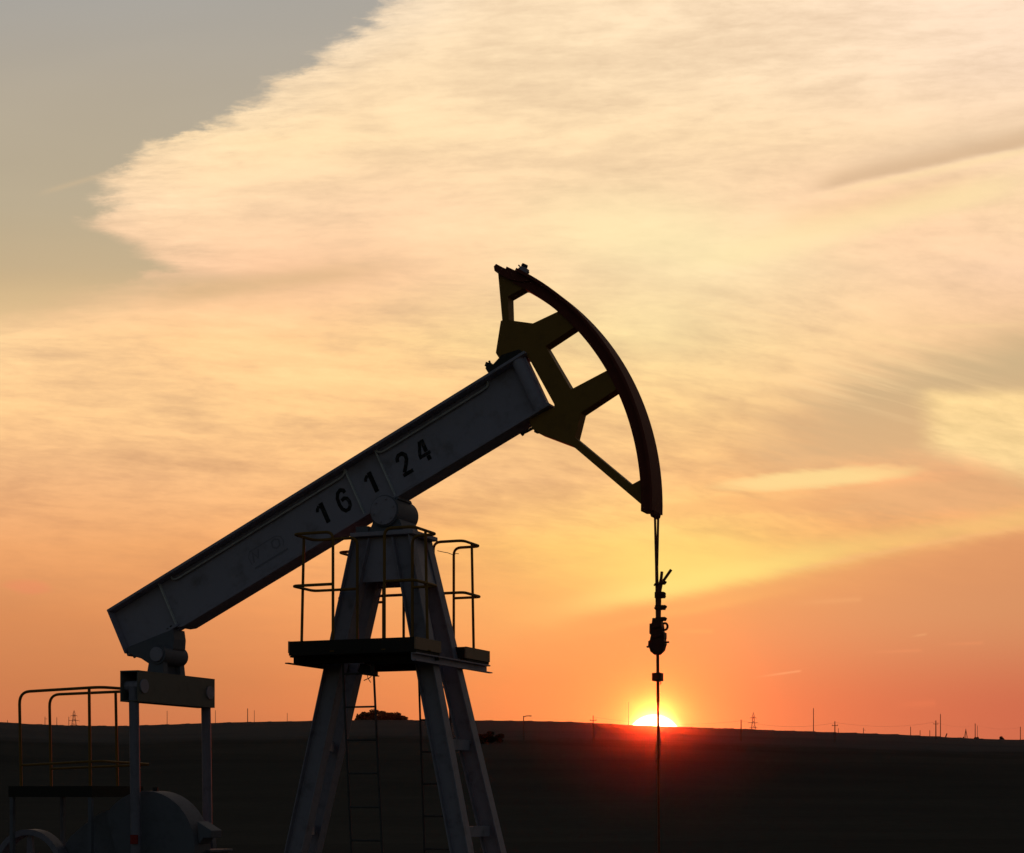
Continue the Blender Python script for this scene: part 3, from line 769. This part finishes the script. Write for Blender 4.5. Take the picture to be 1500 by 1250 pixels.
def ramp(x, stops, lo, hi, color=True, interp='B_SPLINE'):
    n = NN('ShaderNodeValToRGB'); put(n.inputs[0], (x - lo)*(1.0/(hi - lo))); n.color_ramp.interpolation = interp
    el = n.color_ramp.elements
    while len(el) < len(stops): el.new(.5)
    for e_, (p, c) in zip(el, stops):
        e_.position = (p - lo)/(hi - lo)
    for e_, (p, c) in zip(el, stops):
        e_.color = (*srgb(*c), 1) if color else (c, c, c, 1)
    return E(n.outputs[0])
geo = NN('ShaderNodeTexCoord'); sep = NN('ShaderNodeSeparateXYZ'); LK(geo.outputs['Generated'], sep.inputs[0])
DX, DY, DZ = E(sep.outputs[0]), E(sep.outputs[1]), E(sep.outputs[2])
dys = mth('MAXIMUM', DY, .08)
# sky bearings: tangent of the bearing and of the height, in thousandths, measured from north at the horizon
X = DX/dys*F + CX
Y = YH - DZ/dys*F

XS = [0, 250, 500, 750, 1000, 1250, 1500]
ROWS = [
 (-150, [(238,222,190),(240,224,190),(242,226,190),(246,228,190),(248,230,190),(246,228,192),(244,226,194)]),
 (0,   [(238,218,178),(238,218,178),(240,220,178),(248,227,180),(252,230,184),(250,228,188),(248,226,190)]),
 (100, [(240,218,172),(244,220,172),(246,222,172),(249,227,177),(252,229,181),(250,227,183),(246,223,186)]),
 (200, [(245,218,166),(250,224,168),(250,224,168),(252,226,173),(252,226,172),(246,219,170),(243,216,170)]),
 (300, [(240,208,156),(252,226,166),(251,222,164),(252,220,162),(255,230,170),(248,212,158),(255,226,166)]),
 (400, [(212,178,130),(240,204,148),(240,200,144),(253,224,158),(255,233,172),(252,220,160),(242,212,160)]),
 (500, [(252,216,154),(250,208,144),(248,206,144),(254,226,154),(254,227,160),(246,212,155),(226,190,140)]),
 (600, [(248,205,140),(252,210,144),(252,208,139),(253,206,139),(253,218,144),(230,188,134),(250,212,150)]),
 (700, [(236,186,126),(241,191,130),(250,200,130),(252,205,138),(253,205,130),(242,182,118),(228,176,122)]),
 (800, [(229,161,106),(229,166,108),(246,172,110),(254,196,116),(255,213,120),(240,172,110),(226,160,106)]),
 (900, [(216,136,90),(228,145,94),(246,156,100),(253,176,106),(254,166,96),(230,148,96),(216,140,92)]),
 (1000,[(206,121,80),(208,126,82),(230,134,85),(250,146,85),(254,156,84),(230,126,80),(212,119,79)]),
 (1065,[(200,112,78),(204,114,78),(226,125,80),(248,136,80),(255,148,80),(234,113,76),(206,105,76)]),
]
wx = (noise(X, Y, .0035, .009, 3.1, 4) - .5)*60.0
wy = (noise(X, Y, .003, .008, 8.7, 4) - .5)*50.0
Xw, Yw = X + wx, Y + wy
ROWS = [(rw, [(min(255, q[0]+4), q[1]-3, q[2]+5) for q in cs] if rw <= 450 else [(min(255, q[0]+4), q[1], q[2]-2) for q in cs] if rw < 850 else [(q[0], q[1]+3, max(60, q[2]-4)) for q in cs]) for rw, cs in ROWS]
ROWS = [(rw, [(q[0], q[1] - 4, q[2] + 3) for q in cs] if 250 < rw < 750 else cs) for rw, cs in ROWS]
col = None
for i, (row, cs) in enumerate(ROWS):
    rc = ramp(X + wx*.6, list(zip(XS, cs)), -150, 1650)
    if col is None: col = rc
    else:
        p = ROWS[i-1][0]
        n = NN('ShaderNodeMapRange'); put(n.inputs[0], Y + wy*.5); n.inputs[1].default_value = p; n.inputs[2].default_value = row
        col = cmix(E(n.outputs[0]), col, rc)

# fibres: long streaks, nearly level on the left, sloping down to the right on the right
tilt = (sstep(X, 450.0, 1350.0)*.08 + .13)*sstep(Y, 120.0, 700.0) + (-.05)
Ys = Y - (X - 750.0)*tilt
f1 = noise(X, Ys, .0036, .018, 1.0, 10, .68, .3)
f2 = noise(X, Ys, .013, .066, 5.0, 8, .68, .25)
f4 = noise(X, Ys, .009, .022, 44.0, 9, .66, .3)
f3 = noise(X, Ys, .0016, .0065, 9.0, 5, .5, .3)
fade = sstep(Y, 930.0, 700.0)*.85 + .15
fib = ((f1 - .5)*.60 + (f2 - .5)*.34 + (f3 - .5)*.60 + (f4 - .5)*.30)*fade
col = cmix(mth('MULTIPLY', mth('MAXIMUM', .04 - fib, 0.0), 1.7), col, cmix(sstep(Y, 300.0, 900.0), srgb(229, 194, 158), srgb(210, 142, 100)))
col = scale_col(col, 1.02 + fib*(sstep(Y, 380.0, 520.0)*.24 + .56))

# clear grey-blue sky at upper left, behind the ragged edge of the main cloud
clear = None
CR = [(-150, (164,164,162)), (0, (168,164,157)), (130, (180,168,149)), (300, (187,172,144)), (390, (198,174,137)), (430, (212,182,138)), (500, (238,200,145))]
clear = ramp(Y, CR, -200, 500)
clear = cmix(sstep(X, 100.0, 620.0)*.35, clear, srgb(174, 166, 153))
clear = scale_col(clear, 1.0 + (f3 - .5)*.12)
EDGE = [(-60, 680), (0, 566), (25, 540), (60, 488), (95, 440), (110, 402), (150, 355), (168, 318), (185, 300), (213, 212), (235, 185), (260, 140), (285, 150), (308, 136), (328, 121), (343, 150), (360, 185), (376, 196), (388, 225), (398, 214), (412, 190), (425, 110), (445, 20), (470, -120)]
n = NN('ShaderNodeFloatCurve'); cv = n.mapping.curves[0]
lo, hi = -100.0, 500.0
for i, (yy, xx) in enumerate(EDGE):
    px, pv = (yy - lo)/(hi - lo), (xx + 200)/1000.0
    if i == 0: cv.points[0].location = (px, pv)
    elif i == len(EDGE)-1: cv.points[-1].location = (px, pv)
    else: cv.points.new(px, pv)
n.mapping.update()
e1 = noise(X, Y, .012, .047, 21.0, 9, .63, .35); e2 = noise(X, Y, .030, .08, 25.0, 6, .66)
put(n.inputs[1], (Y + (e2 - .5)*22.0 + (e1 - .5)*16.0 - lo)*(1.0/(hi - lo)))
edge = E(n.outputs[0])*1000.0 - 200.0
cd = X - edge + (e1 - .5)*98.0 + (e2 - .5)*34.0
soft = sstep(Y, 385.0, 425.0)
cover = (sstep(cd, -12.0, 46.0)*.72 + sstep(cd, 10.0, 190.0)*.28)*(1.0 - soft) + sstep(cd, -60.0, 330.0)*soft
rim = gauss(cd - 50.0, 80.0)*sstep(Y, 430.0, 380.0)
col = scale_col(col, 1.0 + rim*(.10 + (f2 - .5)*.5))
col = cmix(cover, clear, col)
# wisp ahead of the cloud tip
ws = gauss(Y - (283.0 - (X - 60.0)*.29), 4.0)*sstep(X, 45.0, 90.0)*sstep(X, 170.0, 120.0)
col = cmix(ws*.35, col, srgb(214, 186, 148))
# tan shadow streak under the cloud's belly
st1 = gauss(Y - (432.0 - (X - 240.0)*.115 + wy*.3), 18.0)*sstep(X, 190.0, 300.0)*sstep(X, 640.0, 450.0)
col = cmix(st1*.55, col, srgb(214, 178, 130))

def band(y0, slope, curve, xc, up, dn, xa, xb, xc2, xd, amt, c, wob=1.0):
    global col
    line = X*0.0 + y0 + (X - xc)*slope + (X - xc)*(X - xc)*curve
    d = Y - line + (f1 - .5)*14.0*wob + (f2 - .5)*5.0*wob
    g = mth('MULTIPLY', sstep(d, -up, 0.0), sstep(d, dn, 0.0))
    col = cmix(g*sstep(X, xa, xb)*(sstep(X, xd, xc2) if xd else 1.0)*amt, col, srgb(*c))
# dark lenticular streak at upper right with its lit lower lip
band(245, -.205, -.00002, 1340, 75, 12, 1130, 1330, 0, 0, .42, (216, 188, 156), .6)
band(243, -.215, -.00001, 1340, 30, 11, 1170, 1240, 0, 0, .62, (212, 176, 138), .7)
band(256, -.215, -.00001, 1340, 8, 12, 1180, 1280, 0, 0, .45, (255, 226, 172), .4)
band(318, -.19, 0.0, 1240, 48, 26, 1080, 1200, 1380, 1520, .5, (246, 208, 156))
band(348, -.24, -.00006, 1180, 34, 34, 950, 1100, 1420, 1560, .55, (255, 230, 174), .6)
# brightest veil right of the head
gl = gauss(X - 960.0, 210.0)*gauss(Y - (345.0 + (X - 960.0)*.12), 62.0)
col = cmix(gl*.55, col, srgb(255, 239, 182))
gl2 = gauss(X - 960.0, 120.0)*gauss(Y - 470.0, 60.0)
col = cmix(gl2*.35, col, srgb(255, 234, 174))
# grey openings on the right
def blob(x0, y0, rx, ry, slope, soft, amt, c, warp=1.0):
    global col
    a = (X - x0 + wx*warp*1.3 + (f1 - .5)*120.0*warp)*(1.0/rx); bq = (Y - y0 - (X - x0)*slope + wy*warp + (f2 - .5)*20.0*warp)*(1.0/ry)
    d = a*a + bq*bq
    col = cmix(sstep(d, 1.0 + soft, 1.0 - soft)*amt, col, srgb(*c))
Yg = Y - (X - 1200.0)*.27
fg = noise(X, Yg, .0045, .05, 71.0, 7, .6, .3)
lb = X - (1195.0 - (Y - 580.0)*.75) + (fg - .5)*240.0 + (f2 - .5)*90.0
gp_ = sstep(lb, -110.0, 90.0)*sstep(Y + (X - 1200.0)*.24 + (fg - .5)*70.0, 510.0, 612.0)*sstep(Y + (f1 - .5)*60.0 + (f2 - .5)*20.0 + (X - 1200.0)*.05, 712.0, 650.0)
col = cmix(gp_*1.0, col, cmix(sstep(Y, 520.0, 670.0), srgb(208, 179, 136), srgb(222, 178, 129)))
blob(1425, 722, 250, 26, -.06, .85, .5, (224, 174, 122), 1.5)
blob(1120, 742, 150, 12, -.10, .85, .35, (240, 172, 112), 1.5)
# bright cloudlet with a sharp left edge, and the feathery lens under it
ed = X - 1345.0 - (Y - 620.0)*.08 + (f1 - .5)*60.0 + (f2 - .5)*36.0
pk = sstep(ed, -18.0, 40.0)*sstep(Y + (f1 - .5)*40.0, 560.0, 592.0)*sstep(Y + (f1 - .5)*40.0 - (X - 1345.0)*.30, 676.0, 630.0)
col = cmix(pk*.95, col, scale_col(cmix(0.0, srgb(254, 217, 152), srgb(0, 0, 0)), 1.0 + (f2 - .5)*.55 + (f1 - .5)*.35 + (f4 - .5)*.25))
blob(1200, 700, 125, 13, -.085, .85, .9, (255, 219, 148), .7)
for q, (yy, xx, sl, ln) in enumerate(((520, 1285, .26, 90), (505, 1330, .22, 80), (540, 1240, .30, 80), (566, 1180, .28, 70), (478, 1420, -.03, 90))):
    s_ = gauss(Y - (yy + (X - xx)*sl) + (f2 - .5)*6.0, 3.6)*gauss(X - xx, ln*1.0)
    col = cmix(s_*.38, col, srgb(252, 214, 158))
Yf = Y - (X - 1200.0)*.27
ff = sstep(noise(X, Yf, .0042, .085, 61.0, 6, .6, .25), .47, .68)
col = cmix(ff*gauss(X - 1230.0, 190.0)*gauss(Yf - 512.0, 62.0)*.6, col, srgb(254, 216, 160))
blob(45, 858, 34, 10, .05, .9, .5, (238, 142, 100), .5)
# lower orange veil: its upper lip is lit and its inside is even and darker
lipy = 812.0 - (X - 1300.0)*.185 + (X - 1300.0)*(X - 1300.0)*.00003
lip = lipy + (f1 - .5)*22.0 + (noise(X, Y, .012, .03, 33.0, 4) - .5)*10.0
ld = Y - lip
xr = sstep(X, 690.0, 1000.0)
lowcol = ramp(X, [(700, (252,162,99)), (880, (254,164,97)), (1000, (252,164,99)), (1120, (240,157,100)), (1300, (226,152,101)), (1500, (217,146,99))], 650, 1550)
lowcol2 = ramp(X, [(700, (250,142,84)), (880, (254,152,84)), (1000, (254,150,84)), (1150, (238,126,80)), (1300, (222,118,78)), (1500, (206,106,76))], 650, 1550)
lowcol = cmix(sstep(Y, 880.0, 1050.0), lowcol, lowcol2)
litlip = gauss(ld + 16.0, 20.0)*xr
col = cmix(litlip*(gauss(X - 985.0, 190.0)*.75 + .30), col, srgb(255, 222, 128))
yel = gauss(X - 985.0, 130.0)*gauss(Y - 832.0, 42.0)
col = cmix(yel*.7, col, srgb(255, 226, 124))
thin = gauss(ld + 3.0, 4.0)*sstep(X, 1080.0, 1250.0)
col = cmix(thin*.45, col, srgb(248, 186, 122))
col = cmix((sstep(ld, -8.0, 16.0)*.52 + sstep(ld, 0.0, 100.0)*.40)*xr, col, lowcol)
low2 = gauss(ld - 26.0, 7.0)*gauss(X - 1010.0, 120.0)
col = cmix(low2*.35, col, srgb(255, 190, 108))
# thin high streaks and two vapour trails
def trail(xa, ya, xb, yb, w, amt, c):
    global col
    sl = (yb - ya)/(xb - xa)
    g = gauss(Y - (ya + (X - xa)*sl), w)*sstep(X, xa - 4, xa + (xb-xa)*.7)*sstep(X, xb + 3, xb - 3)
    col = cmix(g*amt, col, srgb(*c))
trail(1098, 993.5, 1173, 983, 1.5, .5, (255, 176, 118)); trail(1334, 933, 1357, 929, 1.5, .4, (244, 176, 120))
trail(1140, 885, 1262, 878, 4.0, .38, (244, 172, 112)); trail(1250, 957, 1350, 953, 2.5, .35, (240, 150, 100)); trail(1370, 945, 1440, 942, 2.5, .3, (240, 150, 100))
trail(1300, 1034, 1370, 1030, 5.0, .3, (240, 128, 84)); trail(980, 925, 1045, 925, 3.0, .3, (255, 180, 104))
# the sun's aureole and disc
cosd = None
n = NN('ShaderNodeVectorMath'); n.operation = 'DOT_PRODUCT'; LK(geo.outputs['Generated'], n.inputs[0]); n.inputs[1].default_value = sd
ang = mth('ARCCOSINE', mth('MINIMUM', E(n.outputs['Value']), .9999999))*F           # angle from the sun
def add_glow(w, amt, c, power=1):
    global col
    g = mth('EXPONENT', -(ang*(1.0/w))) if power == 1 else gauss(ang, w)
    k = NN('ShaderNodeRGB'); k.outputs[0].default_value = (*c, 1)
    col = add_col(col, scale_col(E(k.outputs[0]), g*amt))
col = cmix(gauss(ang, 110.0)*.35, col, srgb(255, 176, 88))
n = NN('ShaderNodeVectorMath'); n.operation = 'DOT_PRODUCT'; LK(geo.outputs['Generated'], n.inputs[0])
n.inputs[1].default_value = Vector(((958-CX)/F, 1.0, (YH-1088)/F)).normalized()
disc = mth('ARCCOSINE', mth('MINIMUM', E(n.outputs['Value']), .9999999))*F
k = NN('ShaderNodeRGB'); k.outputs[0].default_value = (1.0, .85, .5, 1)
col = add_col(col, scale_col(E(k.outputs[0]), (sstep(disc, 42.5, 37.0)*5.0 + gauss(disc - 40.0, 8.0)*.35)))
# the rest of the dome: clear dusk sky
sky = NN('ShaderNodeTexSky'); sky.sky_type = 'NISHITA'; sky.sun_disc = False
sky.sun_elevation = SUN_EL; sky.sun_rotation = SUN_AZ; sky.air_density = 1.0; sky.dust_density = 2.0; sky.ozone_density = 1.5
SK = .1
dusk = scale_col(cmix(1.0, E(sky.outputs[0]), (1.0, .90, .84), 'MULTIPLY'), SK*.9)
wgt = sstep(DY, .55, .87)
col = cmix(wgt, dusk, col)
bg = NN('ShaderNodeBackground'); bg.inputs['Strength'].default_value = SK
LK(scale_col(col, 1.0/SK).s, bg.inputs['Color'])
out = NN('ShaderNodeOutputWorld'); LK(bg.outputs[0], out.inputs[0])
world.cycles.sampling_method = 'MANUAL'; world.cycles.sample_map_resolution = 1024

sl = bpy.data.lights.new('sun', 'SUN'); sl.energy = .9; sl.angle = R(.9); sl.color = (1.0, .045, .006)
so = bpy.data.objects.new('sun', sl); COL.objects.link(so)
so.rotation_euler = sd.to_track_quat('Z', 'Y').to_euler(); so.location = (20, 60, 30)

# ------------------------------------------------------------------ air
hz = MB().box(-1560, 1560, -1560, 1560, -2.0, 75).build('haze', None or bpy.data.materials.new('haze_air'))
hz['kind'] = 'stuff'
hm = hz.data.materials[0]; hm.use_nodes = True; ht = hm.node_tree; ht.nodes.clear()
pv = ht.nodes.new('ShaderNodeVolumePrincipled'); pv.inputs['Density'].default_value = 2.8e-5
pv.inputs['Color'].default_value = (.95, .95, 1, 1); pv.inputs['Anisotropy'].default_value = .990
ho = ht.nodes.new('ShaderNodeOutputMaterial'); ht.links.new(pv.outputs[0], ho.inputs['Volume'])

# ------------------------------------------------------------------ camera
cam = bpy.data.cameras.new('camera'); co = bpy.data.objects.new('camera', cam); COL.objects.link(co)
co.location = (0, 0, HC); co.rotation_euler = (R(90), 0, 0)
cam.sensor_width = 36; cam.lens = F/1500*36; cam.shift_y = (YH - 625)/1500; cam.clip_start = .1; cam.clip_end = 20000
scene.camera = co
scene.render.engine = 'CYCLES'
scene.cycles.use_denoising = True
scene.cycles.max_bounces = 6; scene.cycles.volume_bounces = 0
vs_ = scene.view_settings; vs_.view_transform = 'Standard'; vs_.look = 'None'; vs_.exposure = 0; vs_.gamma = 1; vs_.use_curve_mapping = False
